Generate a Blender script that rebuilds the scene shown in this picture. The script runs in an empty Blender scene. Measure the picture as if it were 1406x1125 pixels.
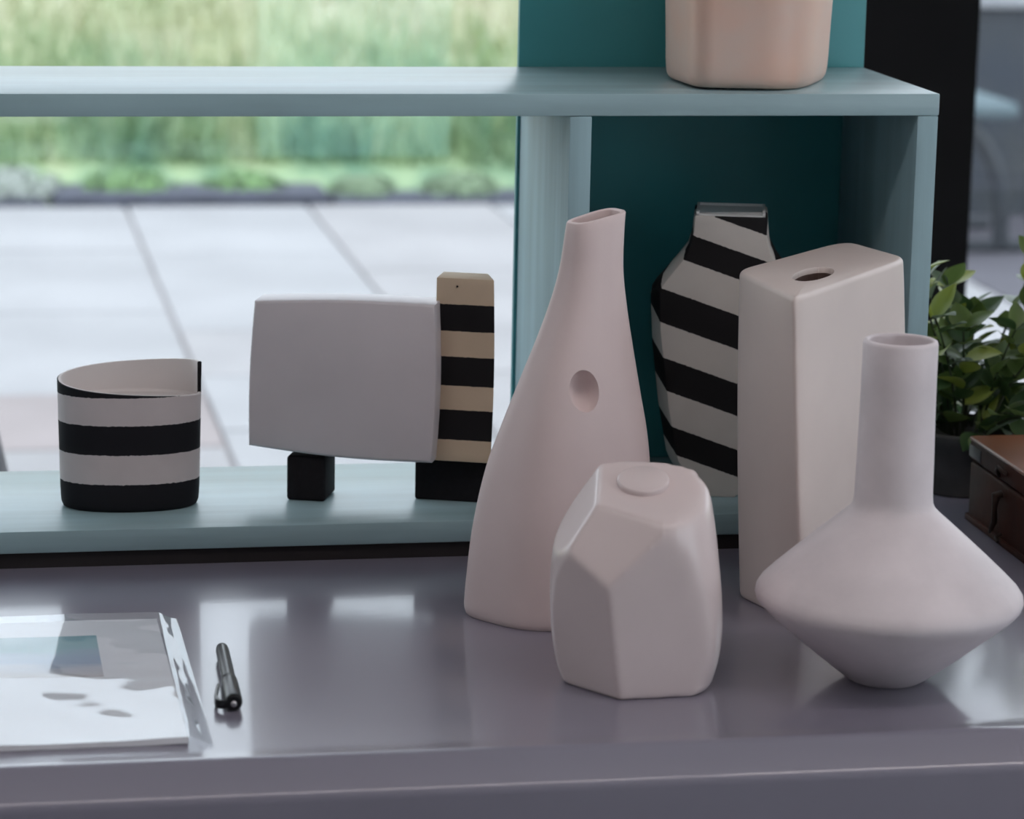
import bpy, bmesh, math, random
from mathutils import Vector, Matrix, noise
from mathutils.bvhtree import BVHTree
random.seed(7)
R = math.radians
sc = bpy.context.scene
col = sc.collection

# ------------------------------------------------------------------ camera
F_PX, W_PX, H_PX = 4203.7, 1406, 1125
CAM = Vector((-0.49524, -2.38647, 0.60934))
YAW, PITCH, ROLL = 0.187546, 0.209870, 0.020575
_fw = Vector((math.sin(YAW)*math.cos(PITCH), math.cos(YAW)*math.cos(PITCH), -math.sin(PITCH)))
_r0 = Vector((math.cos(YAW), -math.sin(YAW), 0))
_u0 = _r0.cross(_fw)
_rt = math.cos(ROLL)*_r0 + math.sin(ROLL)*_u0
_up = -math.sin(ROLL)*_r0 + math.cos(ROLL)*_u0
cd = bpy.data.cameras.new('camera')
cam = bpy.data.objects.new('camera', cd)
col.objects.link(cam)
M = Matrix((_rt, _up, -_fw)).transposed().to_4x4()
M.translation = CAM
cam.matrix_world = M
cd.sensor_width = 36
cd.lens = F_PX/W_PX*36
cd.clip_start, cd.clip_end = 0.05, 200
cd.dof.use_dof = True
cd.dof.focus_distance = 2.38
cd.dof.aperture_fstop = 8.0
sc.camera = cam

# ------------------------------------------------------------------ world, light, exposure
wd = bpy.data.worlds.new('overcast_sky')
sc.world = wd
wd.use_nodes = True
bg = wd.node_tree.nodes['Background']
bg.inputs[0].default_value = (0.83, 0.91, 1.0, 1)
bg.inputs[1].default_value = 3.0
vs = sc.view_settings
vs.view_transform = 'Standard'
vs.look = 'None'
vs.gamma = 1.0
vs.use_curve_mapping = False
vs.exposure = 0.0
FILL_STRENGTH = 8.5

# ------------------------------------------------------------------ pixel -> place helpers (a pixel gives a direction only)
def ray(x, y):
    return _fw + _rt*((x-W_PX/2)/F_PX) - _up*((y-H_PX/2)/F_PX)
def on_z(x, y, z):
    d = ray(x, y)
    return CAM + d*((z-CAM.z)/d.z)
def on_y(x, y, Y):
    d = ray(x, y)
    return CAM + d*((Y-CAM.y)/d.y)
def on_plane(x, y, P, n):
    d = ray(x, y)
    return CAM + d*((P-CAM).dot(n)/d.dot(n))
def frame(O):
    """sideways and towards-camera directions at a thing standing at O"""
    t = Vector((CAM.x-O.x, CAM.y-O.y, 0)).normalized()
    return Vector((-t.y, t.x, 0)), t
def side(O, x, y, t=0.0):
    """point of the upright plane through O (shifted by t towards the room) in that direction"""
    s_, t_ = frame(O)
    return on_plane(x, y, O+t_*t, t_)

# ------------------------------------------------------------------ object helpers
def tag(o, label=None, cat=None, group=None, kind=None):
    if label: o['label'] = label
    if cat: o['category'] = cat
    if group: o['group'] = group
    if kind: o['kind'] = kind
    return o
def empty(name, loc=(0, 0, 0), rz=0.0):
    o = bpy.data.objects.new(name, None)
    o.empty_display_size = .02
    col.objects.link(o)
    o.location = loc
    o.rotation_euler = (0, 0, rz)
    return o
def smooth(me, angle=None):
    for p in me.polygons: p.use_smooth = True
    if angle is not None:
        me.set_sharp_from_angle(angle=R(angle))
def obj(name, bm, mats, parent=None, sm=None, recalc=True):
    """one mesh object; sm = smoothing angle in degrees (None: flat)"""
    if isinstance(bm, bmesh.types.BMesh):
        if recalc: bmesh.ops.recalc_face_normals(bm, faces=bm.faces)
        me = bpy.data.meshes.new(name)
        bm.to_mesh(me); bm.free()
    else:
        me = bm
    if not isinstance(mats, (list, tuple)): mats = [mats]
    for m in mats:
        if m.name not in me.materials: me.materials.append(m)
    if sm is not None: smooth(me, sm)
    o = bpy.data.objects.new(name, me)
    col.objects.link(o)
    if parent is not None: o.parent = parent
    return o
def dup(o, name=None, parent=None, loc=None, rot=None, scale=None):
    c = o.copy(); col.objects.link(c)
    if parent is not None: c.parent = parent
    if loc is not None: c.location = loc
    if rot is not None: c.rotation_euler = rot
    if scale is not None: c.scale = scale
    return c
def baked(o):
    """apply the modifiers of o"""
    bpy.context.view_layer.update()
    dg = bpy.context.evaluated_depsgraph_get()
    me = bpy.data.meshes.new_from_object(o.evaluated_get(dg))
    o.modifiers.clear()
    o.data = me
    return o
def box(bm, x0, x1, y0, y1, z0, z1, bev=0.0, seg=2, mat=0):
    r = bmesh.ops.create_cube(bm, size=1)
    vs_ = r['verts']
    for v in vs_:
        v.co = Vector((x0+(v.co.x+.5)*(x1-x0), y0+(v.co.y+.5)*(y1-y0), z0+(v.co.z+.5)*(z1-z0)))
    fs = {f for v in vs_ for f in v.link_faces}
    for f in fs: f.material_index = mat
    if bev > 0:
        es = {e for v in vs_ for e in v.link_edges}
        bmesh.ops.bevel(bm, geom=list(es), offset=bev, segments=seg, affect='EDGES', profile=.5)
    return bm
def newbox(*a, **k):
    return box(bmesh.new(), *a, **k)
def loft(rings, bottom=True, top=True, bm=None, closed=True, mat=0):
    bm = bm or bmesh.new()
    vr = [[bm.verts.new(p) for p in r] for r in rings]
    n = len(vr[0])
    for a, b in zip(vr, vr[1:]):
        for i in range(n if closed else n-1):
            j = (i+1) % n
            f = bm.faces.new((a[i], a[j], b[j], b[i])); f.material_index = mat
    if bottom: bm.faces.new(list(reversed(vr[0]))).material_index = mat
    if top: bm.faces.new(vr[-1]).material_index = mat
    return bm
def lathe(prof, n=96, bm=None, bottom=True, top=True):
    rings = [[(r*math.cos(2*math.pi*i/n), r*math.sin(2*math.pi*i/n), z) for i in range(n)] for r, z in prof]
    return loft(rings, bottom, top, bm)
def tube(bm, pts, rad, n=8, caps=True):
    """round tube through points; rad a number or a list"""
    pts = [Vector(p) for p in pts]
    rings = []
    for i, p in enumerate(pts):
        a = pts[max(i-1, 0)]; b = pts[min(i+1, len(pts)-1)]
        d = (b-a).normalized()
        x = d.orthogonal().normalized() if i == 0 else (px - d*px.dot(d)).normalized()
        px = x
        y = d.cross(x)
        r = rad[i] if isinstance(rad, (list, tuple)) else rad
        rings.append([p + x*(r*math.cos(2*math.pi*k/n)) + y*(r*math.sin(2*math.pi*k/n)) for k in range(n)])
    return loft(rings, caps, caps, bm)
def round_poly(P, k=.4, n=14):
    """closed outline through rounded corners; k = share of each half edge used by the corner"""
    out = []
    m = len(P)
    P = [Vector(p) for p in P]
    for i in range(m):
        a, b, c = P[i-1], P[i], P[(i+1) % m]
        kk = k[i] if isinstance(k, (list, tuple)) else k
        p0 = b.lerp(a, .5*kk); p1 = b.lerp(c, .5*kk)
        for j in range(n):
            u = j/(n-1)
            out.append(p0*(1-u)**2 + b*(2*u*(1-u)) + p1*u*u)
    return out
def interp(tab, y):
    """piecewise smooth table lookup (Catmull-Rom) on sorted keys"""
    ks = [t[0] for t in tab]
    if y <= ks[0]: return tab[0][1]
    if y >= ks[-1]: return tab[-1][1]
    i = max(j for j in range(len(ks)) if ks[j] <= y)
    i = min(i, len(ks)-2)
    x0, x1 = ks[i], ks[i+1]
    v0, v1 = tab[i][1], tab[i+1][1]
    m0 = (v1-tab[i-1][1])/(x1-ks[i-1]) if i > 0 else (v1-v0)/(x1-x0)
    m1 = (tab[i+2][1]-v0)/(ks[i+2]-x0) if i+2 < len(ks) else (v1-v0)/(x1-x0)
    h = x1-x0; u = (y-x0)/h
    return (2*u**3-3*u*u+1)*v0+(u**3-2*u*u+u)*h*m0+(-2*u**3+3*u*u)*v1+(u**3-u*u)*h*m1

# ------------------------------------------------------------------ materials
def nodes(name):
    m = bpy.data.materials.new(name)
    m.use_nodes = True
    nt = m.node_tree
    return m, nt, nt.nodes['Principled BSDF']
def N(nt, t, **kw):
    n = nt.nodes.new(t)
    for k, v in kw.items():
        if k.startswith('i_'): n.inputs[k[2:].replace('_', ' ')].default_value = v
        else: setattr(n, k, v)
    return n
def coords(nt, scale=(1, 1, 1)):
    tc = N(nt, 'ShaderNodeTexCoord')
    mp = N(nt, 'ShaderNodeMapping')
    mp.inputs['Scale'].default_value = scale
    nt.links.new(tc.outputs['Object'], mp.inputs[0])
    return mp.outputs[0]
def c4(c): return (c[0], c[1], c[2], 1)
def pmat(name, c, rough=.5, var=.1, scale=12, bump=.05, bscale=150, stretch=(1, 1, 1), spec=.5, metal=0, c2=None, dist=.001, coat=0, speck=None, rvar=0):
    m, nt, b = nodes(name)
    L = nt.links.new
    co = coords(nt, stretch)
    n1 = N(nt, 'ShaderNodeTexNoise'); n1.inputs['Scale'].default_value = scale; n1.inputs['Detail'].default_value = 6
    L(co, n1.inputs['Vector'])
    cr = N(nt, 'ShaderNodeValToRGB')
    a = c2 if c2 else [v*(1-var) for v in c]
    d = c if c2 else [min(1, v*(1+var)) for v in c]
    cr.color_ramp.elements[0].color = c4(a); cr.color_ramp.elements[1].color = c4(d)
    cr.color_ramp.elements[0].position = .3; cr.color_ramp.elements[1].position = .7
    L(n1.outputs['Fac'], cr.inputs[0])
    out = cr.outputs[0]
    if speck:
        vo = N(nt, 'ShaderNodeTexNoise'); vo.inputs['Scale'].default_value = speck[1]; vo.inputs['Detail'].default_value = 2
        L(co, vo.inputs['Vector'])
        rr = N(nt, 'ShaderNodeValToRGB')
        rr.color_ramp.elements[0].position = speck[2]; rr.color_ramp.elements[1].position = speck[2]+.02
        rr.color_ramp.elements[0].color = (0, 0, 0, 1); rr.color_ramp.elements[1].color = (1, 1, 1, 1)
        L(vo.outputs['Fac'], rr.inputs[0])
        mx = N(nt, 'ShaderNodeMix', data_type='RGBA')
        L(rr.outputs[0], mx.inputs[0]); L(out, mx.inputs[6]); mx.inputs[7].default_value = c4(speck[0])
        out = mx.outputs[2]
    L(out, b.inputs['Base Color'])
    b.inputs['Roughness'].default_value = rough
    if rvar:
        mr = N(nt, 'ShaderNodeMapRange')
        mr.inputs[3].default_value = rough-rvar; mr.inputs[4].default_value = rough+rvar
        L(n1.outputs['Fac'], mr.inputs[0]); L(mr.outputs[0], b.inputs['Roughness'])
    b.inputs['Specular IOR Level'].default_value = spec
    b.inputs['Metallic'].default_value = metal
    b.inputs['Coat Weight'].default_value = coat
    if bump:
        n2 = N(nt, 'ShaderNodeTexNoise'); n2.inputs['Scale'].default_value = bscale; n2.inputs['Detail'].default_value = 4
        L(co, n2.inputs['Vector'])
        bp = N(nt, 'ShaderNodeBump'); bp.inputs['Strength'].default_value = bump; bp.inputs['Distance'].default_value = dist
        L(n2.outputs['Fac'], bp.inputs['Height']); L(bp.outputs[0], b.inputs['Normal'])
    return m
def stripes(name, vec, bands, z0, z1, light, dark, rough=.75, ragged=.0006, rscale=450, first_dark=True):
    """painted bands: constant ramp along dot(object coords, vec) with ragged edges"""
    m, nt, b = nodes(name)
    L = nt.links.new
    co = coords(nt)
    dt = N(nt, 'ShaderNodeVectorMath', operation='DOT_PRODUCT'); dt.inputs[1].default_value = vec
    L(co, dt.inputs[0])
    ns = N(nt, 'ShaderNodeTexNoise'); ns.inputs['Scale'].default_value = rscale; ns.inputs['Detail'].default_value = 3
    L(co, ns.inputs['Vector'])
    ma = N(nt, 'ShaderNodeMath', operation='MULTIPLY_ADD'); ma.inputs[1].default_value = ragged*4; ma.inputs[2].default_value = -ragged*2
    L(ns.outputs['Fac'], ma.inputs[0])
    ad = N(nt, 'ShaderNodeMath', operation='ADD'); L(dt.outputs['Value'], ad.inputs[0]); L(ma.outputs[0], ad.inputs[1])
    mr = N(nt, 'ShaderNodeMapRange'); mr.inputs[1].default_value = z0; mr.inputs[2].default_value = z1
    L(ad.outputs[0], mr.inputs[0])
    cr = N(nt, 'ShaderNodeValToRGB'); cr.color_ramp.interpolation = 'CONSTANT'
    e = cr.color_ramp.elements
    e[0].position = 0; d = first_dark
    e[0].color = (1, 1, 1, 1) if d else (0, 0, 0, 1)
    e.remove(e[1])
    for p in bands:
        d = not d
        k = e.new((p-z0)/(z1-z0)); k.color = (1, 1, 1, 1) if d else (0, 0, 0, 1)
    L(mr.outputs[0], cr.inputs[0])
    n3 = N(nt, 'ShaderNodeTexNoise'); n3.inputs['Scale'].default_value = 30; L(co, n3.inputs['Vector'])
    c3 = N(nt, 'ShaderNodeValToRGB')
    c3.color_ramp.elements[0].color = c4([v*.9 for v in light]); c3.color_ramp.elements[1].color = c4([min(1, v*1.08) for v in light])
    L(n3.outputs['Fac'], c3.inputs[0])
    mx = N(nt, 'ShaderNodeMix', data_type='RGBA')
    L(cr.outputs[0], mx.inputs[0]); L(c3.outputs[0], mx.inputs[6]); mx.inputs[7].default_value = c4(dark)
    L(mx.outputs[2], b.inputs['Base Color'])
    b.inputs['Roughness'].default_value = rough
    b.inputs['Specular IOR Level'].default_value = .25
    n2 = N(nt, 'ShaderNodeTexNoise'); n2.inputs['Scale'].default_value = 600; L(co, n2.inputs['Vector'])
    bp = N(nt, 'ShaderNodeBump'); bp.inputs['Strength'].default_value = .12; bp.inputs['Distance'].default_value = .0005
    L(n2.outputs['Fac'], bp.inputs['Height']); L(bp.outputs[0], b.inputs['Normal'])
    return m
def pane_mat(name, tint=(1, 1, 1), ior=1.5, rough=0.0, bump=0.0, bscale=8, boost=1.0, haze=0.0):
    """clear sheet: straight-through light plus Fresnel reflection"""
    m, nt, b = nodes(name)
    L = nt.links.new
    nt.nodes.remove(b)
    tr = N(nt, 'ShaderNodeBsdfTransparent'); tr.inputs[0].default_value = c4(tint)
    gl = N(nt, 'ShaderNodeBsdfGlossy'); gl.inputs['Roughness'].default_value = rough
    mx = N(nt, 'ShaderNodeMixShader')
    ge = N(nt, 'ShaderNodeNewGeometry')
    dt = N(nt, 'ShaderNodeVectorMath', operation='DOT_PRODUCT')
    L(ge.outputs['Incoming'], dt.inputs[0])
    if bump:
        co = coords(nt)
        ns = N(nt, 'ShaderNodeTexNoise'); ns.inputs['Scale'].default_value = bscale; ns.inputs['Detail'].default_value = 2
        L(co, ns.inputs['Vector'])
        bp = N(nt, 'ShaderNodeBump'); bp.inputs['Strength'].default_value = bump; bp.inputs['Distance'].default_value = .01
        L(ns.outputs['Fac'], bp.inputs['Height'])
        L(bp.outputs[0], gl.inputs['Normal']); L(bp.outputs[0], dt.inputs[1])
    else:
        L(ge.outputs['Normal'], dt.inputs[1])
    ab = N(nt, 'ShaderNodeMath', operation='ABSOLUTE'); L(dt.outputs['Value'], ab.inputs[0])
    om = N(nt, 'ShaderNodeMath', operation='SUBTRACT'); om.use_clamp = True; om.inputs[0].default_value = 1; L(ab.outputs[0], om.inputs[1])
    pw = N(nt, 'ShaderNodeMath', operation='POWER'); pw.inputs[1].default_value = 5; L(om.outputs[0], pw.inputs[0])
    refl = gl.outputs[0]
    if haze:
        g2 = N(nt, 'ShaderNodeBsdfGlossy'); g2.inputs['Roughness'].default_value = .5
        mh = N(nt, 'ShaderNodeMixShader'); mh.inputs[0].default_value = haze
        L(gl.outputs[0], mh.inputs[1]); L(g2.outputs[0], mh.inputs[2]); refl = mh.outputs[0]
    f0 = min(.5, ((ior-1)/(ior+1))**2*boost)
    mu = N(nt, 'ShaderNodeMath', operation='MULTIPLY_ADD'); mu.use_clamp = True; mu.inputs[1].default_value = 1-f0; mu.inputs[2].default_value = f0
    L(pw.outputs[0], mu.inputs[0])
    L(mu.outputs[0], mx.inputs[0]); L(tr.outputs[0], mx.inputs[1]); L(refl, mx.inputs[2])
    L(mx.outputs[0], nt.nodes['Material Output'].inputs[0])
    return m

CLAY = (.70, .63, .645)
M_paint = pmat('grey_teal_paint', (.30, .43, .46), rough=.33, var=.14, scale=14, bump=.25, bscale=60, stretch=(.25, 2.5, 2.5), dist=.0008, speck=((.09, .12, .13), 22, .74))
M_paint_v = pmat('grey_teal_paint_upright', (.285, .425, .465), rough=.55, var=.14, scale=14, bump=.25, bscale=60, stretch=(2.5, 2.5, .25), dist=.0008)
M_teal = pmat('teal_panel_paint', (.055, .29, .31), rough=.4, var=.08, scale=6, bump=.06, bscale=200)
M_black = pmat('black_underglaze', (.011, .010, .012), rough=.8, var=.3, scale=200, bump=.1, bscale=700, spec=.2)
M_plinth = pmat('dark_plinth', (.012, .009, .010), rough=.7, var=.2)
M_counter, _nt, _b = nodes('grey_gloss_counter')
M_clay = pmat('white_bisque_clay', CLAY, rough=.55, var=.09, scale=20, bump=.2, bscale=160, spec=.35, dist=.0006)
M_pink = pmat('pale_pink_clay', (.73, .60, .585), rough=.45, var=.05, scale=10, bump=.06, bscale=500, spec=.35, dist=.0005)
M_cream = pmat('cream_clay', (.69, .59, .55), rough=.42, var=.05, scale=10, bump=.04, bscale=400, spec=.4, dist=.0005)
M_satin = pmat('satin_pink_glaze', (.72, .61, .60), rough=.24, var=.04, scale=9, bump=.03, bscale=160, spec=.5, dist=.0006)
M_planter = pmat('peach_clay', (.72, .45, .345), rough=.42, var=.10, scale=14, bump=.06, bscale=200, spec=.4, c2=(.64, .50, .43))
M_inside = pmat('hollow_shade', (.10, .06, .05), rough=.8, var=.1)
M_tan = (.60, .47, .34)
M_whitewall = pmat('white_wall_paint', (.78, .76, .74), rough=.7, var=.03, scale=3, bump=.03)
M_floor = pmat('grey_floor_screed', (.30, .29, .29), rough=.5, var=.1, scale=3, bump=.05)
M_frame = pmat('black_window_frame', (.005, .0045, .005), rough=.6, var=.2, bump=.02, spec=.15)
M_glass = pane_mat('window_glass', (.97, .98, .98), boost=2.6)   # double glazing: two sheets' worth of reflection per face
# counter: gloss lacquer with fine brush lines
def counter_mat():
    nt, b = _nt, _b
    L = nt.links.new
    co = coords(nt, (.6, 1, 1))
    n1 = N(nt, 'ShaderNodeTexNoise'); n1.inputs['Scale'].default_value = 4; n1.inputs['Detail'].default_value = 5
    L(co, n1.inputs['Vector'])
    cr = N(nt, 'ShaderNodeValToRGB')
    cr.color_ramp.elements[0].color = (.195, .182, .232, 1); cr.color_ramp.elements[1].color = (.225, .211, .266, 1)
    L(n1.outputs['Fac'], cr.inputs[0]); L(cr.outputs[0], b.inputs['Base Color'])
    b.inputs['Roughness'].default_value = .30
    b.inputs['Specular IOR Level'].default_value = .7
    b.inputs['Coat Weight'].default_value = .6
    b.inputs['Coat Roughness'].default_value = .09
    co2 = coords(nt, (.25, 1.6, 1))
    n2 = N(nt, 'ShaderNodeTexNoise'); n2.inputs['Scale'].default_value = 170; n2.inputs['Detail'].default_value = 3
    L(co2, n2.inputs['Vector'])
    bp = N(nt, 'ShaderNodeBump'); bp.inputs['Strength'].default_value = .10; bp.inputs['Distance'].default_value = .0005
    L(n2.outputs['Fac'], bp.inputs['Height']); L(bp.outputs[0], b.inputs['Normal']); L(bp.outputs[0], b.inputs['Coat Normal'])
counter_mat()

# ------------------------------------------------------------------ the room
ZC = -0.031            # counter top
ZG = ZC - 0.78         # floor and patio level
ZT = ZG + 2.6          # ceiling
YW = 1.32              # glazed wall behind the shelf
XL, XR, YB = -3.6, 3.4, -5.2
def struct(name, bm, m, parent=None, sm=None):
    o = obj(name, bm, m, parent, sm)
    if parent is None: tag(o, kind='structure')
    return o
struct('floor', newbox(XL, XR, YB, YW+.06, ZG-.1, ZG), M_floor)
struct('ceiling', newbox(XL-.1, XR+.1, YB-.1, YW+.1, ZT, ZT+.1), M_whitewall)
struct('wall_left', newbox(XL-.1, XL, YB, YW-.06, ZG, ZT), M_whitewall)
struct('wall_right', newbox(XR, XR+.1, -1.0, YW-.06, ZG, ZT), M_whitewall)
w3 = empty('added_window_2', (XR+.05, 0, ZG)); tag(w3, kind='structure')  # unseen side glazing, added for stronger light from the right
for a_, b_ in ((YB+.1, YB+.18), (-3.1, -3.02), (-1.08, -1.0)):
    obj('post', newbox(-.04, .04, a_, b_, 0, ZT-ZG, .003), M_frame, w3)
for a_, b_ in ((YB+.18, -3.1), (-3.02, -1.08)):
    obj('rail', newbox(-.035, .035, a_, b_, 0, .08, .003), M_frame, w3)
    obj('rail', newbox(-.035, .035, a_, b_, ZT-ZG-.08, ZT-ZG, .003), M_frame, w3)
    obj('pane', newbox(-.004, .004, a_, b_, .08, ZT-ZG-.08), M_glass, w3)
# glazed wall: post, head and foot rails, panes
px0 = on_y(1150, 0, YW-.04).x
px1 = on_y(1348, 0, YW-.04).x
def glazed(name, y, posts, label):
    w = empty(name, (0, y, ZG)); tag(w, kind='structure')
    zt = ZT-ZG
    for a, b in posts:
        obj('post', newbox(a, b, -.04, .04, .0, zt, .003), M_frame, w)
    xs = sorted(posts)
    for (a0, a1), (b0, b1) in zip(xs, xs[1:]):
        obj('rail', newbox(a1, b0, -.035, .035, 0, .08, .003), M_frame, w)
        obj('rail', newbox(a1, b0, -.035, .035, zt-.08, zt, .003), M_frame, w)
        obj('pane', newbox(a1, b0, -.004, .004, .08, zt-.08), M_glass, w)
    return w
glazed('window_1', YW, [(XL, XL+.08), (-1.75, -1.67), (px0, px1), (px1+1.2, px1+1.28), (XR-.08, XR)], '')
struct('wall_rear', newbox(XL, XR, YB, YB+.1, ZG, ZT), pmat('grey_wall_paint', (.30, .285, .29), rough=.7, var=.03, scale=3, bump=.03))

# unseen fill lamps, added on the ceiling to brighten the room side
def fill_lamp(x, y, label, k=1.0):
    t = empty('fill_lamp', (x, y, ZT)); tag(t, label, 'fill lamp')
    obj('housing', newbox(-.64, .64, -.09, .09, -.05, 0, .004), pmat('fill_lamp_housing', (.7, .7, .7), rough=.4), t)
    m, nt, b = nodes('fill_lamp_diffuser')
    b.inputs['Emission Color'].default_value = (1, .90, .89, 1)
    b.inputs['Emission Strength'].default_value = FILL_STRENGTH*k
    b.inputs['Base Color'].default_value = (.8, .8, .8, 1)
    obj('diffuser', newbox(-.62, .62, -.07, .07, -.056, -.05), m, t)
fill_lamp(-1.5, -1.15, 'added white linear fill light, the one farthest from the black window post', .8)
fill_lamp(-.2, -1.15, 'added white linear fill light, the middle one of the row', 1.0)
fill_lamp(1.1, -1.15, 'added white linear fill light, the one nearest the black window post', 1.5)

# ------------------------------------------------------------------ the counter
def counter():
    t = empty('counter', (0, 0, ZG)); tag(t, 'glossy mauve-grey counter with a stepped rounded front edge', 'counter')
    top = ZC-ZG
    x0, x1, yb = -1.5, 1.3, .33
    prof = [(yb, -.03), (yb, -.0015), (yb-.0015, 0)]
    def arc(cy, cz, r, a0, a1, n):
        return [(cy+r*math.cos(R(a0+(a1-a0)*i/n)), cz+r*math.sin(R(a0+(a1-a0)*i/n))) for i in range(n+1)]
    s = 36
    r1, r2 = .010, .009
    y1 = -.489
    prof += [(y1+.024, 0), (y1+.016, .0001), (y1+.010, .0004), (y1+.005, .0009)]
    prof += [(yy, zz+.0012) for yy, zz in arc(y1, -r1, r1, 90, 90+s, 6)]
    ya, za = prof[-1]
    L_ = .024
    yb2, zb2 = ya-L_*math.cos(R(s)), za-L_*math.sin(R(s))
    cyy, czz = yb2+r2*math.sin(R(s)), zb2-r2*math.cos(R(s))
    prof += arc(cyy, czz, r2, 90+s, 180, 6)
    yf = prof[-1][0]
    prof += [(yf, -.075), (yf+.004, -.08), (yf+.03, -.08)]
    rings = [[(x, y, top+z) for y, z in prof] for x in (x0, x1)]
    bm = loft(rings, True, True)
    obj('worktop', bm, M_counter, t, 30)
    mc = pmat('grey_cabinet_paint', (.13, .12, .14), rough=.4, var=.06)
    obj('carcass', newbox(x0+.02, x1-.02, yf+.05, yb-.02, .08, top-.031, .002), mc, t)
    obj('plinth', newbox(x0+.05, x1-.05, yf+.12, yb-.05, 0, .08), M_plinth, t)
    w = (x1-x0-.04)/4
    for i in range(4):
        d = obj('door', newbox(x0+.02+w*i+.003, x0+.02+w*(i+1)-.003, yf+.03, yf+.05, .085, top-.09, .003), mc, t)
        obj('handle', newbox(x0+.02+w*(i+.5)-.05, x0+.02+w*(i+.5)+.05, yf+.012, yf+.03, top-.17, top-.158, .004), M_frame, d)
counter()

# ------------------------------------------------------------------ the shelf unit
T, D, XRU, HU = .018, .2124, .3073, .3484
def shelf():
    t = empty('shelf_unit', (0, 0, ZC)); tag(t, 'grey-teal painted wooden shelf unit with a dark teal back panel', 'shelf')
    z = -ZC
    x0 = -1.02
    obj('bottom_board', newbox(x0, XRU, 0, D, z-T, z, .0012), M_paint, t, 30)
    obj('top_board', newbox(x0, XRU, 0, D, z+HU-T, z+HU, .0012), M_paint, t, 30)
    obj('partition', newbox(0, T, .0005, D-.001, z+.0001, z+HU-T-.0001, .001), M_paint_v, t, 30)
    obj('side_panel', newbox(XRU-T, XRU-.0005, .0005, D-.001, z+.0001, z+HU-T-.0001, .001), M_paint_v, t, 30)
    obj('side_panel', newbox(x0, x0+T, .0005, D-.001, z+.0001, z+HU-T-.0001, .001), M_paint_v, t, 30)
    xl = on_y(709.5, 163, D+.004).x
    obj('back_panel', newbox(xl, XRU, D+.0003, D+.0083, z-T, z+HU+.34, .0008), M_teal, t, 30)
    obj('reflection_backing', newbox(xl+.002, XRU-.002, D+.0085, D+.0105, z-T+.004, z+HU+.336), pmat('pale_turquoise_backing', (.42, .80, .80), rough=.6, var=.04), t)  # unseen pale sheet, added to brighten the panel's reflection in the glass
    for xx in (x0+.03, -.36, .05, XRU-.06):
        obj('foot_rail', newbox(xx, xx+.03, .0185, D-.01, 0, z-T-.0002), M_plinth, t)
    obj('foot_rail', newbox(x0+.02, XRU-.02, .004, .018, 0, z-T-.0003), M_plinth, t)  # near-black strip, set forward so the gap under the board stays dark
shelf()

# ------------------------------------------------------------------ squat vase with tube neck
def squat_vase():
    O = on_z(1215, 931, ZC)
    k = .5225e-3
    t = empty('squat_vase', O); tag(t, 'squat white clay vase with a wide conical body and tall tube neck', 'vase')
    prof = [(.001, 0), (.026, 0), (.0285, .0015), (.0325, .0045)]
    prof += [(.042, .012), (.056, .0235), (.070, .0355), (.082, .0455), (.0895, .0525), (.0938, .0575), (.0950, .0615), (.0943, .0655), (.0915, .0700)]
    prof += [(.083, .0785), (.070, .0905), (.056, .1030), (.043, .1145), (.034, .1222), (.0300, .1262), (.0282, .1300), (.0276, .1350)]
    prof += [(.0272, .16), (.0267, .19), (.0264, .22), (.0263, .2445), (.0258, .2463), (.0248, .2470), (.0230, .2470), (.0222, .2463), (.0220, .2450), (.0220, .20), (.0222, .14), (.03, .118), (.03, .11), (.001, .11)]
    P2 = []
    for (r, z) in prof: P2.append((r, z))
    bm = lathe(P2, 128)
    # hand-made wobble
    for v in bm.verts:
        w = noise.noise(Vector((v.co.x*25, v.co.y*25, v.co.z*18)))
        rr = math.hypot(v.co.x, v.co.y)
        if rr > .02: f = 1+w*.006; v.co.x *= f; v.co.y *= f
    obj('body', bm, M_clay, t, 50)
squat_vase()

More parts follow.
